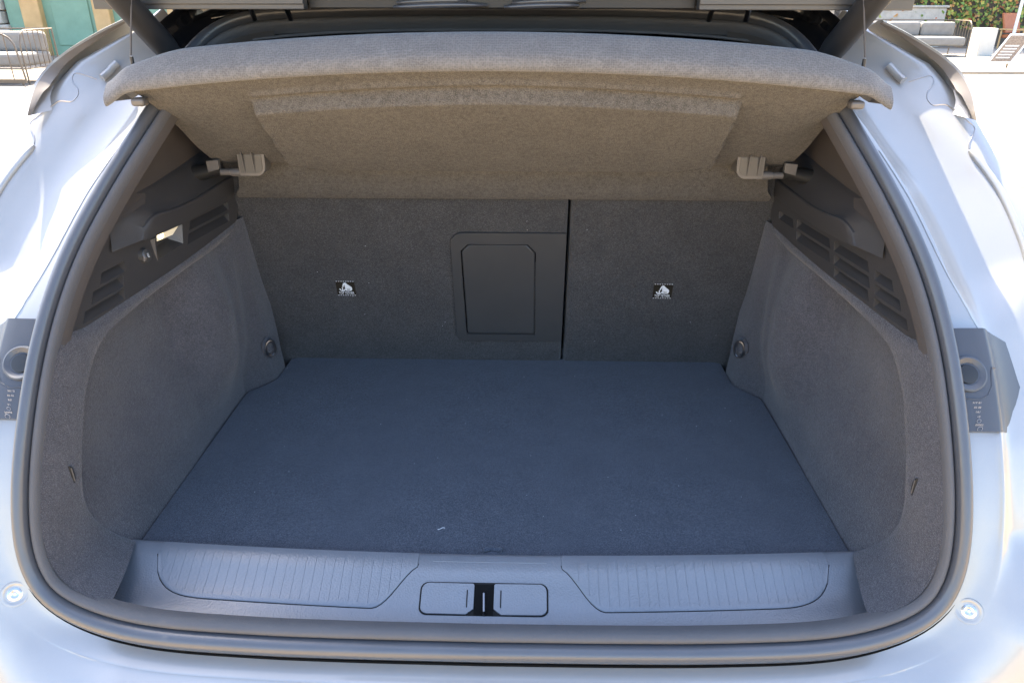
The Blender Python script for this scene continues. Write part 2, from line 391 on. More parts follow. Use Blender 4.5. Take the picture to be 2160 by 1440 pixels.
# roof skin and quarter panels going forward, headliner inside
P = []
for y in np.linspace(.47, 2.2, 12):
    zc = .772 + .16 * math.sin(min(1, (y - .47) / 1.5) * math.pi / 2)
    P.append([(x, y + .05 * smooth(.5, .66, abs(x)), zc - .05 * (abs(x) / .60) ** 2.5 - .12 * smooth(.54, .68, abs(x))) for x in np.linspace(-.68, .68, 35)])
obj('roof', *grid(P), 'gloss_black', car, solid=.004)
P = []
for y in np.linspace(.435, 1.6, 8):
    P.append([(x, y, .725 + .05 * smooth(.43, 1.2, y) - .03 * (abs(x) / .52) ** 3) for x in np.linspace(-.53, .53, 13)])
obj('headliner', *grid(P), 'flock', car, solid=.004)
for s in (1, -1):
    P = []
    for i in range(0, iend + 1, 3):
        e = Vector(rows[s][i][-1]); k = smooth(-.1, .3, e.z)
        P.append([(e.x + s * .10 * smooth(0, 1, q) * (1 - .8 * smooth(.4, .7, e.z)) * (abs(e.x) / .75), e.y + (.35 if q == 0 else 0) * 0 + q * (2.0 - e.y), e.z + .06 * q * smooth(.4, .7, e.z)) for q in (0, .05, .12, .25, .5, 1)])
    obj('quarter_panel', *grid(P), 'paint', car, solid=.003)
V, F = box(-.66, .66, 1.55, 1.6, -.1, .90); obj('cabin_end_block', V, F, 'carpet_seat', car, smooth=False)  # unseen end wall added to keep outside light out of the cabin
for s in (1, -1):
    V, F = box(*sorted((s * .625, s * .635)), .64, 1.56, -.05, .80); obj('cabin_side_block', V, F, 'carpet_seat', car, smooth=False)  # unseen windowless sides added to stop sun reaching in
V, F = box(-.60, .60, -.10, 1.56, -.075, -.060); obj('boot_well', V, F, 'carpet_floor', car, smooth=False)

# ---- weatherstrip
PR_T = [(-.003, .0), (-.001, .005), (.0005, .0095), (.0020, .0110), (.0030, .0105), (.0034, .0135), (.0055, .0180), (.0100, .0212), (.0165, .0218), (.0225, .0195), (.0265, .0140), (.0280, .0065), (.028, -.004)]
PR_I = [(.0275, .001), (.0290, .0065), (.0315, .0100), (.0350, .0110), (.0395, .0090), (.0430, .0040), (.0445, -.003), (.044, -.012)]
seal = obj('weatherstrip', *ring(PR_T), 'rubber', car, angle=60)
obj('inner_lip', *ring(PR_I), 'flock', seal, angle=60)
p, oo, n = frame(0)
V, F = [], []
P = []
for d, h in PR_T[1:12]:
    P.append([tuple(p - oo * (d - .0) + n * (h + .0006) + Vector((x, 0, 0))) for x in (-.0005, .0005)])
obj('butt_joint', *grid(P), 'rubber', seal)

gap = [frame(i, sg) for sg, rg in ((-1, range(52, 0, -1)), (1, range(0, 53))) for i in rg]
obj('seal_gap_shade', *tube([p + o * .0130 + n * .0005 for p, o, n in gap], [.0002 + .0024 * math.sqrt(max(0.0, math.sin(math.pi * k / (len(gap) - 1)))) for k in range(len(gap))], 6), 'deep_shade', seal)  # black tube drawn where the gap under the seal is in shade
# ---- sill trim
SIP = [(-.124, -.036), (-.110, -.031), (-.090, -.0225), (-.070, -.0135), (-.055, -.0065), (-.044, -.001), (-.036, .0035), (-.028, .0065), (-.020, .0085), (-.012, .0095), (-.007, .0085), (-.0035, .005), (-.002, .0), (-.002, -.02)]
SD = np.r_[0, np.cumsum(np.linalg.norm(np.diff(np.array(SIP), axis=0), axis=1))]
def sill(x, s, h=0.0):
    y = np.interp(s, SD, [q[0] for q in SIP]); z = np.interp(s, SD, [q[1] for q in SIP])
    e = .002; ty = np.interp(s + e, SD, [q[0] for q in SIP]) - np.interp(s - e, SD, [q[0] for q in SIP]); tz = np.interp(s + e, SD, [q[1] for q in SIP]) - np.interp(s - e, SD, [q[1] for q in SIP])
    L = math.hypot(ty, tz) or 1
    bow = -.013 + .022 * (x / .56) ** 2
    k = smooth(0, .06, s)
    return (float(x), float(y - tz / L * h + bow * (0.25 + .75 * k)), float(z + ty / L * h + (.012 * (x / .5) ** 2) * (1 - k)))
def shw(s): return .541 + (.560 - .541) * min(1, s / .13)
sv = list(np.linspace(0, SD[-1], 40))
sillo = obj('sill_trim', *grid([[sill(u * shw(s), s) for s in sv] for u in np.linspace(-1, 1, 81)]), 'sill', car, angle=50)
STOP = SD[9]          # top of the sill
for sgn in (1, -1):
    # tread area slightly proud, its lower outline following the photo
    xs = np.linspace(.108, .505, 60)
    def slo(x):
        b = .032 + .006 * (x / .5)
        hi_ = STOP - .018
        q = min(1.0, max(0.0, (x - .405) / .1005))
        return b + (hi_ - b) * max(1 - smooth(.100, .170, x), 1 - math.sqrt(1 - q ** 3))
    P = []
    for x in xs:
        lo = slo(x); P.append([sill(sgn * x, lo, -.0015), sill(sgn * x, lo, .0010)] + [sill(sgn * x, lo + .0014 + (STOP + .001 - lo) * q, .0016) for q in np.linspace(0, 1, 12)] + [sill(sgn * x, STOP + .003, -.001)])
    for q in (0, -1):
        P.insert(0 if q == 0 else len(P), [(v[0] + (-sgn if q == 0 else sgn) * .0012, v[1], v[2] - .0022) for v in P[q]])
    obj('tread_panel', *grid(P), 'sill', sillo, angle=28)
    # thin black tube painting the shade of a groove round the tread
    gp = [sill(sgn * x, slo(x) - .0012, .0001) for x in xs] 
    gp = [sill(sgn * .1065, STOP - .016, .0001)] + gp + [sill(sgn * .508, STOP - .02, .0001)]
    obj('tread_groove_shade', *tube(gp, .0006, 6), 'shadow_gap', sillo)
    for k in range(26):
        x = .132 + k * .0144
        a, b = slo(x) + .008, STOP - .010
        if b - a < .02: continue
        V, F = grid([[sill(sgn * (x + dx), s, hh) for s in np.linspace(a, b, 9)] for dx, hh in ((-.0007, .0013), (-.0003, .0021), (.0003, .0021), (.0007, .0013))])
        obj('tread_rib', V, F, 'sill', sillo, angle=60)
# striker recess and two cover plates
def sp(u, v, h): return sill(u, v, h)
s0, s1 = .026, .076
def plate_sill(outer, h0, h1):
    out = []
    return plate(outer, [], sp, h0, h1)
obj('striker_edge_shade', *plate_sill(rrect(-.100, .087, s0 - .0018, s1 + .0018, .012), -.002, .0008), 'shadow_gap', sillo, smooth=False)  # black plate painting the shade of the gap round the covers
cl = [(q[0], q[1]) for q in rrect(-.0975, -.024, s0, s1, (.011, .0, .002, .011))]
cl = [c for c in cl if not (c[0] > -.03 and c[1] < s0 + .004)] 
cl = rrect(-.0975, -.034, s0, s1, (.011, .0, .0, .011))
cl = [c for c in cl if not (c[0] > -.035 and c[1] > s0 + .01)]
left_plate = [(-.0975 + .011, s0)] + [(-.032, s0), (-.021, s0 + .010), (-.021, s1 - .002), (-.023, s1), (-.0975 + .011, s1)] + [(-.0865 - .011 * math.sin(R(a)), s1 - .011 + .011 * math.cos(R(a))) for a in (18, 36, 54, 72, 90)] + [(-.0865 - .011 * math.cos(R(a)), s0 + .011 - .011 * math.sin(R(a))) for a in (0, 18, 36, 54, 72)]
right_plate = [(-x - .013, y) for x, y in reversed(left_plate)]
for pl, xr in ((left_plate, -.031), (right_plate, .018)):
    c = obj('striker_cover', *plate_sill(pl, .0, .0032), 'sill', sillo, bevel=.0012, angle=30)
    V, F = grid([[sill(xr + dx, s, hh) for s in np.linspace(s0 + .012, s1 - .010, 4)] for dx, hh in ((-.0008, .0032), (-.0004, .0039), (.0004, .0039), (.0008, .0032))])
    obj('cover_groove_shade', V, F, 'shadow_gap', sillo)  # dark raised strip standing for the shade of a groove
slot = [(-.0205, s0 - .001), (-.0205, s1 - .001), (.0075, s1 - .001), (.0075, s0 - .001)]
obj('striker_slot_shade', *plate_sill(slot, .0005, .0014), 'deep_shade', sillo, smooth=False)  # black plate on the sill, colour in place of the recess shade
obj('striker', *tube([sill(-.0055, s0 + .0, .001), sill(-.0055, s0 + .004, .006), sill(-.0065, s1 - .016, .007), sill(-.0065, s1 - .013, .001)], .0017, 8), 'dark_steel', sillo)
# faint line moulded in the sill behind the striker
obj('moulded_line', *tube([sill(x, STOP - .011, .0002) for x in np.linspace(-.085, .085, 12)], .0006, 6), 'sill', sillo)

# ---- side liners (carpet)
UY = [-.12, .18, .26, .31, .37, .42, .485, .525, .56, .64]; UX = [.613, .613, .612, .604, .560, .553, .556, .541, .530, .524]
LY = [-.12, .500, .535, .56, .64]; LX = [.557, .557, .525, .512, .508]
def wall(y, z):
    u = interp(y, UY, UX); l = interp(y, LY, LX)
    b0 = .35 * smooth(-.005, .05, z) + .65 * smooth(.02, .16, z); b1 = .25 * smooth(-.005, .05, z) + .75 * smooth(.035, .215, z)
    b = b0 + (b1 - b0) * smooth(.06, .26, y)
    w = l + (u - l) * b
    w += .004 * math.sin(z * 21 + 1) * smooth(.2, .35, y) * (1 - smooth(.45, .55, y))
    w -= .026 * math.exp(-((y - .415) / .050) ** 2) * smooth(.02, .12, z) * (1 - smooth(.20, .33, z))
    w -= .013 * math.exp(-((y - .49) / .020) ** 2) * smooth(.02, .12, z) * (1 - smooth(.24, .34, z))
    return w
FA = [(.535, -.122, -.012), (.553, -.119, -.004), (.580, -.113, .016), (.600, -.105, .040), (.611, -.098, .072), (.613, -.086, .117), (.609, -.062, .194), (.606, -.034, .249), (.605, .0, .305), (.602, .035, .3365),
      (.5965, .06, .3362), (.5902, .11, .3380), (.5790, .2, .3408), (.5628, .33, .3460), (.5503, .43, .3535), (.5370, .536, .3640)]
FB = [(.548, -.012, .014), (.568, -.018, .030), (.583, -.027, .055), (.588, -.037, .085), (.588, -.039, .12), (.5875, -.031, .148), (.5875, -.007, .2), (.5875, .03, .261), (.587, .066, .293), (.586, .10, .312),
      (.582, .147, .3185), (.5755, .229, .325), (.569, .29, .328), (.5625, .345, .332), (.5505, .43, .337), (.5420, .505, .346)]
_ia = min(range(0, 75), key=lambda q: abs(HP[q][0] - .535)); _ib = min(range(45, 120), key=lambda q: abs(HP[q][1] - .352))
FA = [tuple(frame(i)[0] - frame(i)[1] * .043 * KD(i) + frame(i)[2] * .001) for i in np.linspace(_ia, _ib, 12).astype(int)] + FA[10:]
A = resample(FA, 60, 2); B = resample(FB, 60, 2)
for s in (1, -1):
    P = []
    for i in range(60):
        a, b = Vector(A[i]), Vector(B[i])
        tq = i / 59
        back = Vector((.020 * (1 - smooth(.75, 1, tq)), .006, -.004 * smooth(.5, .7, tq)))
        row = [a + (b - a) * q for q in np.linspace(0, 1, 9)]
        for k, q in enumerate(np.linspace(0, 1, 9)): row[k] = row[k] + Vector((-.003 * math.sin(q * math.pi), 0, 0))
        row += [b + Vector((.002, .003, 0)), b + back * .5 + Vector((0, .004, 0)), b + back]
        P.append([(s * v.x, v.y, v.z) for v in row])
    fl = grid(P)
    W = grid([[(s * wall(y, z), y, z + .029 * smooth(.05, .338, z) * (y / .54 if y > 0 else 0)) for z, y in ((z, (g(max(z, .06)) + .062) * (1 - q) + .62 * q) for z in np.linspace(-.02, .338, 40))] for q in np.linspace(0, 1, 70)])
    liner = obj('side_liner', *fl, 'carpet', car, angle=60)
    obj('wheel_arch_carpet', *W, 'carpet', liner, angle=60)
    # lashing ring on the corner
    yy, zz = .560, .078 if s < 0 else .088
    c0 = Vector((s * (wall(yy, zz) - .010), yy - .012, zz))
    pts = [c0 + Vector((s * .0085 * math.cos(a), -.0065 * math.cos(a), .0185 * math.sin(a))) for a in np.linspace(0, 2 * math.pi, 25)]
    rg = obj('lashing_ring', *tube(pts, .0027, 8, False), 'dark_steel', liner)
    obj('lashing_cup', *lathe([(.0, .002), (.009, .002), (.013, .004), (.017, .001), (.019, -.004)], c0 + Vector((s * .006, .006, .004)), (-s, -.35, 0), 20), 'carpet', liner)
    # plastic clip in the flange
    cc = Vector((s * .5915, -.047, .163))
    V, F = plate([(.0055 * math.cos(R(a)), .0145 * math.sin(R(a))) for a in range(-90, 91, 15)], [], lambda u, v, h: tuple(cc + Vector((-s * (h + u * .25), u * .9, v))), -.002, .0028)
    obj('liner_clip', V, F, 'black_plastic', liner, bevel=.0008)
    obj('clip_slot', *tube([cc + Vector((-s * .0040, .001, -.011)), cc + Vector((-s * .0040, .001, .011))], .0008, 6), 'hinge_plastic', liner)

# ---- side trims with vents and the shelf ledge
def TX(y): return .604 - .125 * y
WE = .015      # vent recess depth
def tri_slot(y0, y1, z0, z1, skew): return [(y0 - skew * (z0 - z1), z0), (y1, z0), (y1, z1), (y0, z1)]
vents_r = [(.083, .168, .3435, .3585), (.108, .173, .3635, .3785), (.135, .181, .3835, .3985),
           (.188, .292, .3475, .3630), (.193, .300, .367, .3835), (.203, .307, .389, .4045),
           (.318, .440, .3665, .3835), (.325, .445, .3885, .4035), (.462, .520, .384, .399)]
vents_l = [(.083, .175, .3425, .3585), (.108, .180, .3625, .3795), (.135, .190, .3835, .3995), (.372, .518, .372, .389), (.385, .522, .394, .409)]
for s in (1, -1):
    fn = lambda u, v, h, s=s: (s * (TX(u) - h), u, v)
    vents = vents_r if s > 0 else vents_l
    outline = [(.014, .3345), (.2, .3400), (.31, .3440), (.42, .3520), (.54, .3638), (.565, .40), (.57, .455), (.30, .462), (.175, .468), (.125, .452), (.079, .405), (.047, .37)]
    holes = []
    for y0, y1, z0, z1 in vents:
        dz = (y0 + y1) / 2 * .02
        holes.append([(y0 - .010, z0), (y1 - .004, z0), (y1, z1), (y0, z1)])
    if s < 0: holes.append([(.272, .374), (.350, .378), (.3585, .4125), (.282, .419)])
    V, F = plate(outline, holes, fn, -.002, .0)
    trim = obj('side_trim', V, F, 'plastic', car, smooth=False)
    for h4 in holes[:len(vents)]:
        (ya, za), (yb, zb), (yc, zc), (yd, zd) = h4
        # wedge recess: flush at the lower edge, deep at the top
        q = [fn(ya, za, 0), fn(yb, zb, 0), fn(yc, zc, 0), fn(yd, zd, 0), fn(yc, zc - .002, -WE), fn(yd, zd - .002, -WE)]
        obj('vent_slat', q, [(0, 1, 4, 5), (2, 3, 5, 4), (0, 5, 3), (1, 2, 4)], 'plastic', trim, smooth=False)
    # ledge carrying the parcel shelf
    low = [(.557, .213, .4265), (.554, .222, .4245), (.5505, .26, .4225), (.545, .331, .4190), (.540, .411, .4190), (.536, .48, .4200), (.532, .56, .4225)]
    topi = [(.556, .226, .4440), (.5515, .238, .4535), (.5465, .258, .4580), (.541, .315, .4520), (.537, .377, .4500), (.533, .45, .4535), (.5275, .56, .4580)]
    outo = [(.579, .196, .4620), (.5795, .216, .4800), (.5775, .245, .4890), (.571, .328, .4935), (.567, .404, .4990), (.562, .48, .5070), (.557, .56, .5150)]
    low, topi, outo = (resample(q, 36, 1) for q in (low, topi, outo))
    P = []
    for k in range(36):
        l, t, u = Vector(low[k]), Vector(topi[k]), Vector(outo[k]); e = u - t
        f = smooth(0, 6, k)
        P.append([tuple(v) for v in (Vector((TX(l.y) - .0004, l.y, l.z - .0015)), l + Vector((.003, 0, -.001)), l, l.lerp(t, .5) + Vector((-.0006, 0, 0)), t + Vector((0, 0, -.003)), t + Vector((.0012, 0, -.0006)), t + Vector((.0045, 0, .0003)),
                  t + e * .30 + Vector((.001, 0, -.0045 * f)), t + e * .60 + Vector((0, 0, -.0040 * f)), t + e * .85 + Vector((0, 0, -.0012 * f)), u, u + Vector((.004, .002, .004)), u + Vector((.016, .004, .005)))])
    tip = (.5775, .158, .4245)
    V, F = grid(P); m_ = len(P[0]); V.append(tip); V.append((.5835, .176, .4600)); it = len(V) - 2
    F = F + [(it, 1, 2, 3, 4, 5, 6, 7, 8, 9), (it, 9, 10, 11, it + 1), (it, 0, 1), (it + 1, 11, 12)]
    V = [(s * a_, b_, c_) for a_, b_, c_ in V]
    obj('shelf_ledge', V, F, 'plastic', trim, angle=26)
    # cup at the front end that takes the hinge pin, with a stop block
    obj('hinge_cup', *tube([(s * .506, .440, .4895), (s * .520, .442, .4895), (s * .565, .445, .480)], [.0105, .0115, .016], 18), 'black_plastic', trim)  # solid cup coloured black to stand for the shade of a recess
    V, F = plate([(-.0105, .008), (.0115, .010), (.0115, -.007), (-.0095, -.0125)], [], lambda u, v, h, s=s: (s * (.514 - u * 1.0), .428 - h, .5015 + v), 0, .010)
    obj('stop_block', V, F, 'hinge_plastic', trim, bevel=.001)
    if s < 0:
        # courtesy lamp in its recess
        fnl = fn
        rc = holes[-1]; d = .020
        q = [fnl(*rc[0], 0), fnl(*rc[1], 0), fnl(*rc[2], 0), fnl(*rc[3], 0)]
        b4 = [(.284, .386), (.340, .390), (.346, .410), (.290, .414)]
        bb = [fnl(u, v, -d) for u, v in b4]
        V = q + bb
        obj('lamp_recess', V, [(0, 1, 5, 4), (1, 2, 6, 5), (2, 3, 7, 6), (3, 0, 4, 7), (4, 5, 6, 7)], 'plastic', trim, smooth=False)
        lens = [fnl(.276, .4015, -.006), fnl(.335, .3985, -.006), fnl(.354, .4115, -.003), fnl(.284, .418, -.003)]
        nn = [Vector(v) + Vector((0, .0, -.0) ) for v in lens]
        lv = [tuple(v) for v in nn] + [tuple(v + Vector((-.004, .001, .003))) for v in nn]
        obj('lamp_lens', lv, [(0, 1, 2, 3), (4, 5, 6, 7), (0, 1, 5, 4), (1, 2, 6, 5), (2, 3, 7, 6), (3, 0, 4, 7)], 'lens', trim, smooth=False)
        obj('lamp_bulb', *lathe([(0, .004), (.004, .0035), (.0065, .001), (.007, -.002)], fnl(.297, .4085, -.0035), (1, -.3, -.1), 16), 'bulb', trim)
        # narrow moulded wedge next to the lamp
        obj('moulded_wedge', [fnl(.262, .4115, .0), fnl(.276, .4125, .0), fnl(.270, .370, .0), fnl(.268, .4115, .004)], [(0, 1, 3), (1, 2, 3), (2, 0, 3)], 'hinge_plastic', trim, smooth=False)
        # 12 V socket cap with tab
        ctr = Vector(fnl(.2365, .3935, 0)); ax = Vector((1, -.25, .1)).normalized()
        obj('socket_cap', *lathe([(0, .0095), (.008, .0095), (.0105, .008), (.0118, .004), (.0128, -.002)], ctr, ax, 28), 'plastic_smooth', trim)
        V, F = merge(tube([ctr + Vector((.006, -.0095, .004)), ctr + Vector((.008, -.0105, 0)), ctr + Vector((.006, -.0105, -.006))], [.0028, .0034, .0026], 10))
        obj('socket_tab', V, F, 'hinge_plastic', trim)
        tv, tf = text_mesh('12V', .0052, .0001)
        ex = ax.cross(Vector((0, 0, 1))).normalized(); ex = -ex if ex.y < 0 else ex; ey = Vector((0, 0, 1))
        a = R(-75); pu = ex * math.cos(a) + ey * math.sin(a); pv = -ex * math.sin(a) + ey * math.cos(a)
        obj('socket_print', [tuple(ctr + ax * .0101 + pu * v[0] + pv * v[1]) for v in tv], tf, 'print', trim, smooth=False)

# ---- C pillar trims
i0, i1 = ZI(.335), ZI(.735)
for s in (1, -1):
    P = []
    for i in range(i0, min(i1 + 6, len(HP))):
        p, oo, n = frame(i, 1); q = p - oo * .0445 * KD(i) - n * .004
        z = q.z; kk = smooth(.478, .487, z)
        r = [q, q - oo * .002 - n * .006, q - oo * .003 - n * .014]
        e = r[-1]; xp = interp(z, [.40, .5, .55, .6, .65, .74], [.586, .578, .566, .548, .525, .44])
        r += [e + (v - e) * kk for v in (Vector((max(e.x, xp - .004), e.y + .02, z)), Vector((xp, e.y + .05, z + .001)), Vector((xp - .006, e.y + .14, z + .003)), Vector((xp - .014, e.y + .36, z + .006)))]
        P.append([(s * v.x, v.y, v.z) for v in r])
    obj('pillar_trim', *grid(P), 'pillar', car, angle=50)

# ---- rear seat backs
SN = Vector((0, -math.cos(R(15)), -math.sin(R(15))))
def seat(x, s, h=0.0):
    v = Vector((x, .66 - s * math.sin(R(15)), s * math.cos(R(15)))) + SN * h; return tuple(v)
def seat_piece(x0, x1, label):
    P = []
    xs = [x0, x0 + .0015, x0 + .005, x0 + .012] + list(np.linspace(x0 + .03, x1 - .03, 26)) + [x1 - .012, x1 - .005, x1 - .0015, x1]
    ssv = [-.04] + list(np.linspace(-.01, .52, 24))
    for x in xs:
        dd = min(x - x0, x1 - x); h = -.008 * (1 - math.sqrt(max(0, 1 - (1 - min(1, dd / .010)) ** 2)))
        P.append([seat(x, s, h + .0015 * math.sin(x * 17) * math.sin(s * 9)) for s in ssv])
    P.insert(0, [seat(x0, s, -.07) for s in ssv]); P.append([seat(x1, s, -.07) for s in ssv])
    o = obj('seat_back', *grid(P), 'carpet_seat', car, angle=50); o['label'] = label; return o
seat_l = seat_piece(-.60, .1315, 'wider carpeted seat back with the ski hatch')
seat_r = seat_piece(.1385, .60, 'narrower carpeted seat back')
c15 = math.cos(R(15))
fr_out = rrect(-.108, .1305, .062 / c15, .338 / c15, (.018, .004, .003, .026), 8)
dr_out = [(-.0815, .0815 / c15), (.0665, .0815 / c15), (.0685, .087 / c15), (.0665, .291 / c15), (.050, .310 / c15), (-.071, .310 / c15), (-.0865, .294 / c15), (-.0835, .087 / c15)]
cx, cy = -.009, .196 / c15
hole = [(cx + (x - cx) * 1.032, cy + (y - cy) * 1.022) for x, y in dr_out]
obj('hatch_frame', *plate(fr_out, [hole], lambda u, v, h: seat(u, v, h), -.002, .006), 'plastic_smooth', seat_l, bevel=.0022, angle=30)
obj('hatch_gap_shade', *plate(hole, [], lambda u, v, h: seat(u, v, h), .0003, .0008), 'deep_shade', seat_l, smooth=False)  # dark backing sheet that paints the shade between door and frame
obj('hatch_door', *plate(dr_out, [], lambda u, v, h: seat(u, v, h), .0006, .0050), 'plastic_smooth', seat_l, bevel=.0025, angle=30)
obj('seat_catch', *tube([seat(.135, .012, -.004), seat(.1352, .034, -.003)], .0016, 8), 'steel', seat_r)
# top-tether labels with anchor, child seat and lettering
for sgn, par in ((-1, seat_l), (1, seat_r)):
    x0 = .345 * sgn; sy0, sy1 = .1865, .2235
    shear = .0035 * -sgn
    def lab(u, v, h, x0=x0, shear=shear): return seat(x0 + u * .0205 - shear * v * .0, (sy0 + sy1) / 2 + v * .0185, h)
    obj('tether_label', *plate([(-1, -1), (1, -1), (1, 1), (-1, 1)], [], lab, .0002, .0014), 'tag', par, smooth=False)
    pr = []
    tv, tf = text_mesh('TOP TETHER', 1.0, .012)
    wx = max(v[0] for v in tv); pr.append(([lab(v[0] / wx * .82, -.68 + v[1] * .46, .0018) for v in tv], tf))
    def strip(pts, w): # flat stroke
        out = []
        for (a, b) in zip(pts[:-1], pts[1:]):
            dx, dy = b[0] - a[0], b[1] - a[1]; L = math.hypot(dx, dy) or 1; nx, ny = -dy / L * w, dx / L * w
            out.append(([lab(a[0] + nx, a[1] + ny, .0018), lab(a[0] - nx, a[1] - ny, .0018), lab(b[0] - nx, b[1] - ny, .0018), lab(b[0] + nx, b[1] + ny, .0018)], [(0, 1, 2, 3)]))
        return merge(*out)
    fl = 1
    pr.append(strip([(-.36, .15), (-.36, -.34)], .06))                                           # anchor shank
    pr.append(strip([(-.66, -.06), (-.58, -.28), (-.36, -.38), (-.14, -.28), (-.10, -.1)], .07))  # flukes
    pr.append(strip([(-.30, .2), (-.14, .72)], .07))
    pr.append(plate([(-.12, .80), (.02, .82), (.30, .50), (.52, .30), (.66, .12), (.66, -.18), (.52, -.36), (-.02, -.36), (-.08, .1)], [[(.08, -.08), (.10, -.22), (.44, -.22), (.46, -.12), (.14, -.1)]], lab, .0015, .0018))
    V, F = merge(*pr); obj('tether_print', V, F, 'print', par, smooth=False)
    V, F = merge(*[tube([lab(u - .07, v, .0016), lab(u + .07, v, .0016)], .0006, 5) for v in (1.0, -1.0) for u in np.linspace(-.88, .88, 8)])
    obj('label_stitching', V, F, 'lint', par)['kind'] = 'stuff'

# ---- tail lamp base covers, bump stops and moulded marks
for s in (1, -1):
    lo, hi = min(range(45, 120), key=lambda q: abs(HP[q][1] - .252)), min(range(45, 120), key=lambda q: abs(HP[q][1] - .363))
    pr = [(.0005, .012), (.0012, -.001), (.010, -.003), (.030, -.004), (.043, -.005), (.048, -.003), (.056, .006), (.066, .013), (.080, .017), (.098, .019), (.125, .021), (.175, .027), (.212, .066)]
    P = []
    for i in range(lo, hi + 1):
        p, oo, n = frame(i, s); oo = Vector((s, 0, 0)); tt = (i - lo) / (hi - lo)
        drop = 0
        row = []
        for d, e in pr:
            v = p + oo * d - n * e
            k = smooth(.05, .14, d); v = v + Vector((0, 0, -.030 * k * (tt))) + Vector((0, 0, -.02 * k * (1 - tt)))
            row.append(v)
        P.append(row)
    P.insert(0, [v + n * -.014 for v in P[0]]); P.append([v + n * -.014 for v in P[-1]])
    P = [[tuple(v) for v in r] for r in P]
    base = obj('lamp_base_cover', *grid(P), 'lamp_base', car, angle=32)
    i = min(range(45, 120), key=lambda q: abs(HP[q][1] - .316)); p, oo, n = frame(i, s)
    c0 = p + Vector((s, 0, 0)) * .0125 + n * .0040
    obj('stop_rim', *lathe([(.0250, -.003), (.0238, .0026), (.0215, .0034), (.0172, .0010), (.0156, .0002), (.0150, -.006)], c0, n, 40), 'lamp_base', base)
    obj('bump_stop', *lathe([(.0, .0010), (.011, .0010), (.0128, .0005), (.0136, -.0012), (.0138, -.006)], c0, n, 36), 'black_plastic', base)
    # step line beside the stop
    def on(d, z, h, s=s):
        i = min(range(45, 120), key=lambda q: abs(HP[q][1] - z)); p, oo, n = frame(i, s); f = z - HP[i][1]
        return Vector((p.x + s * d, g(z), z)) + n * h
    obj('moulded_step', *tube([on(.002, .2895, .0030), on(.022, .2885, .0034), on(.034, .293, .0040), on(.0405, .303, .0044), on(.0425, .318, .0048), on(.0445, .3225, .005), on(.050, .3225, .003)], .0011, 6), 'lamp_base', base)
    lines = ['PIY SI', '02 02', 'RIF', '01', '29998'] if s < 0 else ['91Y 81', '02 02', '1A1', '10', '00002']
    zz = [.2845, .2795, .2745, .2695, .2605]; V, F = [], []
    parts = []
    for t, z in zip(lines, zz):
        tv, tf = text_mesh(t, .0042, .00008)
        parts.append(([tuple(on(.018, z, .0046) + Vector((v[0], 0, v[1]))) for v in tv], tf))
    for z, r in ((.2648, .0026), (.2562, .0034)):
        parts.append(tube([on(.018, z, .0046) + Vector((r * math.cos(a), 0, r * math.sin(a))) for a in np.linspace(0, 2 * math.pi, 17)], .00035, 4, False))
    V, F = merge(*parts); obj('moulded_marks', V, F, 'mark', base, smooth=False)
    # adjusting screw in the painted corner
    i = min(range(20, 80), key=lambda q: abs(HP[q][1] - .036)); p, oo, n = frame(i, s)
    c0, n, _i, _d = BVH.find_nearest(Vector((s * .6440, g(.036) - .004, .0355))); n = -n if n.y > 0 else n
    sc = obj('dimple_ring', *lathe([(.0180, -.001), (.0165, .0016), (.0145, .0018), (.0122, .0008), (.0115, -.003)], c0, n, 32), 'paint', car)
    obj('screw_head', *lathe([(.0, .0012), (.0022, .0012), (.0026, .0002), (.006, .0016), (.0092, .0006), (.0110, -.003)], c0, n, 24), 'steel', sc)

# ---- drip rails (blades at the upper corners)
for s in (1, -1):
    Apt = [(x, g(z) - .012, z) for x, z in ((.632, .739), (.665, .722), (.698, .701), (.714, .689), (.728, .675), (.737, .659), (.741, .641), (.738, .619), (.735, .605))]
    wdt = [.004, .006, .008, .010, .012, .016, .018, .011, .003]
    Bv = resample(Apt, 40, 3); wv = np.interp(np.linspace(0, 1, 40), np.linspace(0, 1, 9), wdt)
    P = []
    for i in range(40):
        a = Vector(Bv[i]); t = Vector(Bv[min(i + 1, 39)]) - Vector(Bv[max(i - 1, 0)]); t.normalize()
        nr = Vector((t.z, 0, -t.x)).normalized()
        if nr.x < 0: nr = -nr            # outward / upward
        w = wv[i]
        row = [a + Vector((0, .08, 0)) - nr * .030, a + Vector((0, .030, 0)) - nr * .004, a + Vector((0, .022, 0)) + nr * .002, a + Vector((0, .008, 0)) + nr * .003, a + nr * .001, a - nr * .002 + Vector((0, .002, 0)),
               a - nr * w * .4 + Vector((0, .004, 0)), a - nr * w * .8 + Vector((0, .007, 0)), a - nr * w + Vector((0, .009, 0))]
        P.append([(s * v.x, v.y, v.z) for v in row])
    rail = obj('drip_rail', *grid([r[:6] for r in P]), 'paint', car, angle=30)
    obj('rail_inner_face', *grid([r[5:] for r in P]), 'rail_inner', rail, angle=30)  # inner face coloured darker in place of its own shade

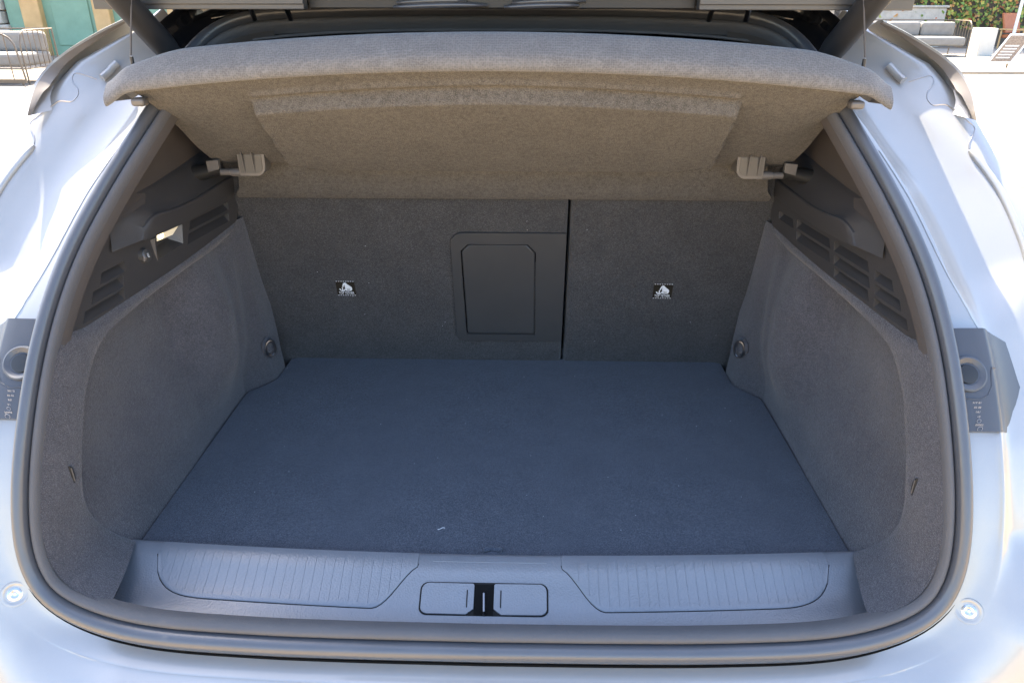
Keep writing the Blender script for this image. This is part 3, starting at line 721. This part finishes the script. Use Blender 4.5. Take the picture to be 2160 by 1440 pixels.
# ---- gas struts
for s in (1, -1):
    a = Vector((s * .512, .335, .692)); b = Vector((s * .552, .20, .83)); d = (b - a).normalized()
    strut = obj('gas_strut', *tube([a, a + d * .010, a + d * .0105, a + d * .02, a + d * .42], [.0165, .0165, .0178, .0192, .0192], 28), 'strut_black', car, angle=40)
    obj('ball_joint', *tube([a - d * .012, a + d * .004], .010, 16), 'dark_steel', strut)
    obj('strut_bracket', *merge(tube([a - d * .01 + Vector((s * -.02, .0, -.005)), a - d * .01 + Vector((s * .03, 0, -.005))], .005, 10)), 'dark_steel', strut)
    obj('strut_screw', *lathe([(0, .001), (.0025, .001), (.003, -.001)], a + d * .03 + Vector((s * -.010, -.0165, .0)), (-s * .5, -1, 0), 12), 'dark_steel', strut)

# ---- tailgate (open, rising towards the viewer)
def tg(u, d, h):   # u across, d along the gate from the hinge, h below(-)/above(+) its inner face
    a = R(64); return (u, .318 - d * math.cos(a) - h * math.sin(a) * .0, .7615 + d * math.sin(a) + h)
P = []
for d in np.linspace(.02, 1.0, 14):
    hw = .60 - .02 * smooth(0, .3, d) - .06 * smooth(.6, 1, d)
    P.append([tg(u * hw, d, .012 + .03 * (1 - u * u) * smooth(0, .5, d)) for u in np.linspace(-1, 1, 21)])
gate = obj('tailgate', *grid(P), 'plastic', car)
P = [[(x, y, z + .055) for x, y, z in r] for r in P]
obj('outer_skin', *grid(P), 'paint', gate)
V, F = merge(box(-.602, -.285, .300, .322, .7565, .782), box(.300, .612, .300, .322, .7565, .782)); 
for x0, x1 in ((-.602, -.285), (.300, .612)):
    obj('edge_trim', *merge(box(x0, x1, .300, .322, .7575, .790), box(x0 + (0 if x0 > 0 else .06), x1 - (.06 if x0 > 0 else 0), .297, .300, .7645, .775)), 'plastic_smooth', gate, bevel=.003)
obj('gate_sun_block', *box(-.62, .62, .285, .56, .7865, .806), 'black_plastic', gate, bevel=.003)  # unseen plate added to stop sun leaking in at the hinge
obj('gate_edge', *box(-.286, .301, .330, .345, .7585, .785), 'black_plastic', gate, bevel=.002)
for xa, xb, dz in ((-.155, -.012, .0), (-.150, -.045, .006), (.024, .135, .006), (.012, .125, .0)):
    n_ = 24; P = []
    for k in range(n_):
        u = k / (n_ - 1); x = xa + (xb - xa) * u; w = .0045 * math.sin(math.pi * min(1, max(0, u * .9 + .06))) ** .5
        zc = .7610 + dz + .003 * math.sin(u * 2.2)
        P.append([(x, .322 + .004 * math.cos(t), zc + w * math.sin(t)) for t in np.linspace(0, 2 * math.pi, 13)[:-1]])
    V, F = grid(P, cv=True); F += [tuple(range(12)), tuple(range(12 * (n_ - 1), 12 * n_))]
    obj('gate_flap', V, F, 'rubber', gate)
for s in (-1, 1):
    cx_ = .357 * s + .002
    pts = [(cx_ - .029, .365, .742), (cx_ - .028, .352, .757), (cx_ - .017, .338, .772), (cx_ - .006, .325, .790), (cx_ + .006, .325, .790), (cx_ + .017, .338, .772), (cx_ + .028, .352, .757), (cx_ + .029, .365, .742)]
    obj('hinge_loop', *tube(pts, .0042, 8), 'dark_steel', gate)
# ================================================================== PARCEL SHELF
F0 = Vector((0, .535, .44)); TS = Vector((0, -.8295, .5586)); NU = Vector((0, -.5586, -.8295))
shelf = thing('parcel_shelf', 'tilted grey felt parcel shelf with woven rear edge hanging above the boot', 'parcel shelf', (0, .40, .50))
HS = [-.055, .0, .02, .085, .104, .116, .20, .295, .345, .372]; HW = [.521, .521, .508, .488, .503, .517, .523, .525, .531, .540]
def shelf_pt(x, s, e):
    return F0 + Vector((x, 0, 0)) + TS * s + NU * e
def rear_s(x): return .437 - .064 * (x / .54) ** 2
def pad(x, s):
    top = rear_s(x) - .043 - .010 * abs(x) / .36; bot = .124 + .02 * smooth(.30, .37, abs(x))
    side = .366 + .012 * (.3 - s) / .2
    t = top - s
    prof = .021 * smooth(0, .014, t)
    sd = 1 - smooth(side - .004, side, abs(x))
    k = prof * smooth(bot - .002, bot + .003, s) * sd
    ridge = .005 * math.exp(-((s - (top + .012)) / .006) ** 2) * sd
    edge = .006 * smooth(.47, .52, abs(x)) * smooth(.16, .25, s)
    return k + ridge - edge
def flap(s): return .021 * (1 - smooth(-.014, .080, s)) - .010 * math.exp(-((s - .085) / .016) ** 2)
NXs, NSs = 201, 150
top_g, bot_g = [], []
for i in range(NXs):
    u = -1 + 2 * i / (NXs - 1); a, b = [], []
    for j in range(NSs):
        v = j / (NSs - 1); s_ = -.014 + v * (.437 + .014)
        hw = interp(min(s_, .372), HS, HW); x = u * hw
        s2 = -.014 + v * (rear_s(x) + .014)
        hw = interp(min(s2, .372), HS, HW); x = u * hw
        e = pad(x, s2) + flap(s2) 
        b.append(tuple(shelf_pt(x, s2, e))); a.append(tuple(shelf_pt(x, s2, -.009 + flap(s2))))
    top_g.append(a); bot_g.append(b)
Vb, Fb = grid(bot_g); Vt, Ft = grid(top_g)
def rim_faces(n, m, off):
    loop = [i * m for i in range(n)] + [(n - 1) * m + j for j in range(1, m)] + [i * m + m - 1 for i in range(n - 2, -1, -1)] + [j for j in range(m - 2, 0, -1)]
    return [(loop[k], loop[(k + 1) % len(loop)], loop[(k + 1) % len(loop)] + off, loop[k] + off) for k in range(len(loop))]
obj('board', Vb + Vt, Fb + [tuple(q + len(Vb) for q in f) for f in Ft] + rim_faces(NXs, NSs, len(Vb)), 'felt', shelf, angle=45)
# woven rear lip
P = []
LIPP = [(-.030, .006), (-.014, .002), (-.004, -.0015), (.004, -.0010), (.0078, .0025), (.0092, .008), (.0090, .0150), (.0070, .0205), (.0020, .0270), (-.006, .0355), (-.0145, .0440), (-.022, .0480), (-.042, .0445), (-.075, .027), (-.12, .0)]
for x in np.linspace(-.580, .580, 117):
    q = min(abs(x), .54); sr = rear_s(q) - .35 * max(0, abs(x) - .54)
    c = shelf_pt(x, sr, 0); k = 1 - .36 * smooth(.44, .58, abs(x)); dr = .014 * smooth(.52, .585, abs(x)) ** 2
    # local frame: rearwards and up
    P.append([(x, c.y - r * k, c.z + h * k - dr) for r, h in LIPP])
V, Fq = grid(P); m_ = len(LIPP)
Fq = Fq + [tuple(range(m_)), tuple(range((len(P) - 1) * m_, len(P) * m_))]
obj('fabric_lip', V, Fq, 'weave', shelf, angle=50)
for s in (1, -1):
    # hinge arm: plate on the board, box with rounded corner, two ribs, pin
    x0 = .4155; yb = .418
    arm = obj('hinge_arm', *plate([(0, .030), (.049, .030), (.049, -.0165), (.018, -.0165)] + [(.018 - .017 * math.sin(R(a)), -.0165 + .017 * (1 - math.cos(R(a)))) for a in (20, 45, 70, 90)], [],
              lambda u, v, h, s=s: (s * (x0 + u), yb - h + .25 * (v - .03) * 0, .500 + v * .95), -.028, .006), 'hinge_plastic', shelf, bevel=.0025)
    obj('arm_flange', *mir(box(x0 - .004, x0 + .056, yb - .014, yb + .022, .5285, .5312), s), 'hinge_plastic', arm, bevel=.0006)
    obj('arm_face', *plate(rrect(.006, .046, -.010, .022, (.010, .002, .002, .002), 4), [], lambda u, v, h, s=s: (s * (x0 + u), yb - h, .500 + v), .005, .0072), 'plastic_smooth', arm, bevel=.0006)
    for u in (.020, .038):
        V = [(s * (x0 + u + du), y, z) for du in (-.0009, .0009) for y, z in ((yb - .007, .528), (yb - .0165, .528), (yb - .008, .491))]
        obj('arm_rib', V, [(0, 1, 2), (3, 5, 4), (0, 3, 4, 1), (1, 4, 5, 2), (2, 5, 3, 0)], 'hinge_plastic', arm, smooth=False)
    obj('hinge_pin', *tube([(s * (x0 + .040), yb + .002, .4895), (s * (x0 + .066), yb + .002, .4895), (s * (x0 + .067), yb + .002, .4895), (s * (x0 + .085), yb + .002, .4895)], [.0075, .0075, .006, .006], 14), 'hinge_plastic', shelf)
    # small guide under the rear corner
    gpt = shelf_pt(.528, .352, .006)
    obj('corner_guide', *mir(box(gpt.x - .008, gpt.x + .012, gpt.y - .010, gpt.y + .010, gpt.z - .005, gpt.z + .007), s), 'hinge_plastic', shelf, bevel=.004)
    a = Vector((s * .5345, .25, .697)); b = Vector((s * .530, .06, .93))
    b = Vector((s * .518, .25, .771))
    cd = obj('lift_cord', *tube([a, (a + b) / 2, b + (b - a) * 1.2], .0014, 8), 'cord', shelf)
    obj('cord_eye', *tube([a + Vector((0, 0, -.016)), a + Vector((0, 0, -.002))], .0026, 10), 'black_plastic', cd)

# ================================================================== BOOT FLOOR
FX = [(-.5545, .497), (-.523, .534), (-.508, .560), (-.506, .668)]
outl = [(-.5545, -.012)] + FX + [(-x, y) for x, y in reversed(FX)] + [(.5545, -.012)]
xs_ = np.linspace(-1, 1, 61); ys_ = np.linspace(-.012, .668, 50)
def fw_(y): return interp(y, [-.012, .497, .534, .560, .668], [.5545, .5545, .523, .508, .506])
rng = np.random.default_rng(3)
P = [[(u * fw_(y), y, .0008 * math.sin(u * 5 + 2) * math.sin(y * 8 + 1) - (.004 if abs(u) == 1 else 0)) for y in ys_] for u in xs_]
Vt, Ft = grid(P); Vb = [(x, y, -.03) for x, y, z in Vt]
fl = obj('boot_floor', Vt + Vb, Ft + [tuple(q + len(Vt) for q in reversed(f)) for f in Ft] + rim_faces(61, 50, len(Vt)), 'carpet_floor', None, angle=60)
tag(fl, 'dark blue-grey carpeted floor board lying flat in the boot', 'floor board')
obj('pull_tab', *tube([(x, -.0045 + .004 * math.cos((x - .003) / .014 * math.pi / 2), .0035) for x in np.linspace(-.011, .017, 9)], .0035, 8), 'carpet_floor', fl)
ly = Vector((-.083, .047, .0016))
th = obj('lint_thread', *tube([ly + Vector((x, .0022 * math.sin(x * 420), .0004)) for x in np.linspace(-.005, .006, 12)], .0005, 5), 'lint')
tag(th, 'short white thread of lint on the dark boot carpet near the sill', 'lint')
V, F = [], []
parts = []
for k in range(34):
    x, y = rng.uniform(-.5, .5), rng.uniform(.02, .62); a = rng.uniform(0, 6.3); L = rng.uniform(.0006, .0016)
    parts.append(tube([(x, y, .0012), (x + L * math.cos(a), y + L * math.sin(a), .0014)], .0004, 4))
for k in range(14):
    x, s_ = rng.uniform(-.45, .48), rng.uniform(.03, .4); parts.append(tube([seat(x, s_, .002), seat(x + .001, s_ + .0006, .002)], .0004, 4))
V, F = merge(*parts); o = obj('dust_specks', V, F, 'lint'); o['kind'] = 'stuff'; o['label'] = 'tiny pale dust specks scattered over the boot carpet'; o['category'] = 'dust'

# ================================================================== BACKGROUND
# ---- building with green window front, left
bl = thing('stone_building', 'sunlit stone building with green window front and golden wood posts, far left', 'building', (-13.0, 20.4, GZ))
YB = 20.0
obj('core_wall', *box(-24, -7.0, YB + .25, YB + .6, GZ, 5.0), 'mortar', bl, smooth=False)
rb = random.Random(5); zrow = GZ
while zrow < 1.9:
    h = rb.uniform(.28, .42); x = -17.5
    while x < -13.75:
        w = rb.uniform(.4, .8); xe = min(x + w, -13.72 + rb.uniform(-.12, .05))
        if xe - x > .12: obj('stone_block', *box(x + .012, xe - .012, YB - .10 + rb.uniform(-.03, .03), YB + .26, zrow + .012, zrow + h - .012), 'stone', bl, bevel=.03)
        x = xe if xe < -13.9 else -13.7
    zrow += h
obj('door_jamb', *box(-13.70, -13.25, YB + .05, YB + .28, GZ, 3.6), 'green_paint', bl, smooth=False)
for x0, x1 in ((-13.25, -12.75), (-11.35, -10.92), (-9.4, -9.0)):
    obj('wood_post', *box(x0, x1, YB - .08, YB + .27, GZ, 3.8), 'wood', bl, bevel=.03)
for x0, x1 in ((-12.75, -11.35), (-10.92, -9.4)):
    fr = obj('window', *box(x0, x1, YB + .12, YB + .26, GZ, 1.15), 'green_paint', bl, smooth=False)
    obj('panel', *box(x0 + .22, x1 - .18, YB + .09, YB + .12, GZ + .25, 1.0), 'green_paint', fr, bevel=.02)
    obj('sill', *box(x0, x1, YB - .02, YB + .26, 1.15, 1.25), 'wood', fr, smooth=False)
    obj('pane', *box(x0 + .02, x1 - .02, YB + .18, YB + .2, 1.25, 3.6), 'glass', fr, smooth=False)
# ---- sofas
def rounded(x0, x1, y0, y1, z0, z1): return box(x0, x1, y0, y1, z0, z1)
def sofa(name, label, loc, rz, width, grp, backs):
    t = thing(name, label, 'sofa', loc, grp, rz)
    d = .95
    def add(n, vf, m, bev=0): return obj(n, *vf, m, t, bevel=bev, local=True)
    add('seat_cushion', box(.06, width - .06, .0, d, .30, .52), 'cushion', .06)
    for k in range(backs):
        w = (width - .12) / backs; add('back_cushion', box(.06 + k * w + .01, .06 + (k + 1) * w - .01, d - .22, d + .02, .50, .86), 'cushion', .07)
    add('arm_cushion', box(.05, .27, .05, d - .1, .50, .80), 'cushion', .06)
    for x in (0.0, width):
        fr = [(x, -.02, .0)] + [(x, -.02, .62)] + [(x, -.02 + .22 * (1 - math.cos(R(a))), .62 + .28 * math.sin(R(a))) for a in (20, 45, 70, 90)] + [(x, d + .08, .90), (x, d + .08, 0)]
        add('end_frame', tube(fr, .014, 6), 'frame_metal')
        add('bottom_rail', tube([(x, -.02, .27), (x, d + .08, .27)], .014, 6), 'frame_metal')
        for k in range(1, 7): 
            y = -.02 + k * (d + .1) / 7; add('rod', tube([(x, y, .27), (x, y, .895)], .008, 5), 'frame_metal')
    add('front_rail', tube([(0, -.02, .27), (width, -.02, .27)], .014, 6), 'frame_metal')
    add('back_rail', tube([(0, d + .08, .90), (width, d + .08, .90)], .014, 6), 'frame_metal')
    return t
sofa('garden_sofa', 'cream sofa with bronze rod arm at the far left before the green window', (-10.9, 12.95, GZ), R(0), 1.95, 'outdoor sofas', 2)
sofa('garden_sofa', 'long cream three-seat sofa with rod arm below the ivy on the right', (8.5, 19.9, GZ), R(-4), 2.75, 'outdoor sofas', 3)
# the near end frame of the left sofa faces the viewer: extra rods along its front
lf = thing('sofa_end_frame', 'near bronze rod end frame of the left sofa with rounded top', 'sofa frame', (-9.9, 12.75, GZ))
fr = [(-1.5, 0, .10), (-1.5, 0, .86), (.72, 0, .86)] + [(.72 + .26 * math.sin(R(a)), 0, .86 - .26 * (1 - math.cos(R(a)))) for a in (20, 45, 70, 90)] + [(1.02, 0, .10)]
obj('frame', *tube(fr, .016, 6), 'frame_metal', lf, local=True)
obj('bottom_bar', *box(-1.5, 1.02, -.02, .02, .05, .11), 'frame_metal', lf, local=True)
for k in range(9):
    obj('rod', *tube([(-1.35 + k * .27, 0, .1), (-1.35 + k * .27, 0, .86)], .009, 5), 'frame_metal', lf, local=True)
for x in (-1.4, .0, .95): obj('foot', *tube([(x, 0, 0), (x, 0, .06)], .02, 6), 'frame_metal', lf, local=True)
# ---- ivy, walls and furniture, right
iv = thing('ivy_wall', 'ivy in green, yellow and red covering the wall behind the right sofa', 'ivy', (13.0, 24.3, GZ))
obj('backing_wall', *box(9.0, 16.4, 24.4, 24.8, GZ, 4.5), 'brown_wall', iv, smooth=False)
rv = random.Random(11); V, F = [], []
for k in range(5200):
    x = rv.uniform(10.6, 15.6); z = GZ + .55 + 3.4 * rv.random() ** .8; y = 24.32 - abs(rv.gauss(0, .14)) ; r = rv.uniform(.035, .085)
    n_ = Vector((rv.gauss(0, .5), -1, rv.gauss(.3, .5))).normalized(); u = n_.cross(Vector((0, 0, 1))).normalized(); w = u.cross(n_); a = rv.uniform(0, 6.3)
    u, w = u * math.cos(a) + w * math.sin(a), w * math.cos(a) - u * math.sin(a); c = Vector((x, y, z)); b = len(V)
    V += [tuple(c + u * r), tuple(c + w * r * .8 + n_ * .01), tuple(c - u * r * .8), tuple(c - w * r * .8 + n_ * .01)]; F.append((b, b + 1, b + 2, b + 3))
lv = obj('leaves', V, F, 'ivy', iv, smooth=False); lv['kind'] = 'stuff'
def single(name, vf, mat, label, cat, bev=0): return tag(obj(name, *vf, mat, bevel=bev), label, cat)
single('stone_pillar', merge(box(17.0, 20.5, 24.2, 25.0, GZ, 4.5), box(16.95, 20.5, 24.15, 25.0, GZ, GZ + .2)), 'stone2', 'pale grey stone pillar at the far right edge behind the leather chair', 'pillar', .04)
single('stone_plinth', merge(box(10.6, 12.7, 24.0, 24.35, GZ, GZ + 1.15), box(10.55, 12.75, 23.95, 24.36, GZ + 1.15, GZ + 1.22)), 'stone', 'pale stone plinth at the foot of the ivy', 'plinth', .03)
single('white_post', tube([(14.05, 22.6, GZ), (14.05, 22.6, 3.6)], .045, 10), 'white', 'slim white post between ivy and leather chair', 'post')
single('planter_box', merge(box(11.75, 12.15, 20.1, 20.6, GZ + .03, GZ + .72), box(11.78, 12.12, 20.13, 20.57, GZ, GZ + .03)), 'planter', 'tall cream box standing beside the right sofa', 'box', .02)
ch = thing('leather_chair', 'tan leather armchair with wooden frame near the stone pillar', 'armchair', (14.6, 23.2, GZ), rz=R(25))
obj('seat', *box(-.35, .35, -.35, .35, .34, .44), 'leather', ch, bevel=.03, local=True)
obj('backrest', *[(v) for v in ([(x, y + (z - .45) * .35, z) for x, y, z in box(-.34, .34, .22, .30, .48, 1.02)[0]], box(0, 1, 0, 1, 0, 1)[1])], 'leather', ch, bevel=.02, local=True)
for x in (-.40, .40):
    obj('armrest', *box(x - .05, x + .05, -.42, .38, .56, .60), 'wood', ch, bevel=.01, local=True)
    for y in (-.36, .32): obj('leg', *tube([(x, y, 0), (x, y, .57)], .025, 8), 'wood', ch, local=True)
sg = thing('tilted_sign', 'small tilted information sign with dark print on the sunny paving', 'sign', (10.35, 16.4, GZ))
fns = lambda u, v, h: (u * .26 + v * .30, -.05 + v * .22 - h, .46 + v * .28 + h)
obj('board', *plate([(-1, -1), (1, -1), (1, 1), (-1, 1)], [], fns, -.015, 0), 'white', sg, local=True, smooth=False)
obj('printed_face', *plate([(-.82, -.9), (.82, -.9), (.82, .86), (-.82, .86)], [], fns, .002, .006), 'sign_face', sg, local=True, smooth=False)
obj('leg', *tube([(.1, .1, 0), (.1, .1, .5)], .02, 8), 'frame_metal', sg, local=True)
obj('print_lines', *merge(*[plate([(-.6, v), (.5, v), (.5, v + .07), (-.6, v + .07)], [], fns, .006, .008) for v in (-.7, -.5, -.3, -.1, .1)]), 'white', sg, local=True, smooth=False)
lb = thing('display_box', 'lime yellow and green display panel at the right edge of the paving', 'display panel', (6.95, 9.5, GZ))
obj('lower_panel', *box(-.26, .7, -.15, .15, .02, .34), 'lime', lb, local=True, bevel=.01)
obj('upper_panel', *box(-.24, .7, -.14, .14, .342, .64), 'leaf_green', lb, local=True, bevel=.01)
obj('frame', *merge(box(-.30, -.265, -.16, .16, 0, .66), box(-.30, .7, -.16, .16, .645, .67)), 'white', lb, local=True)
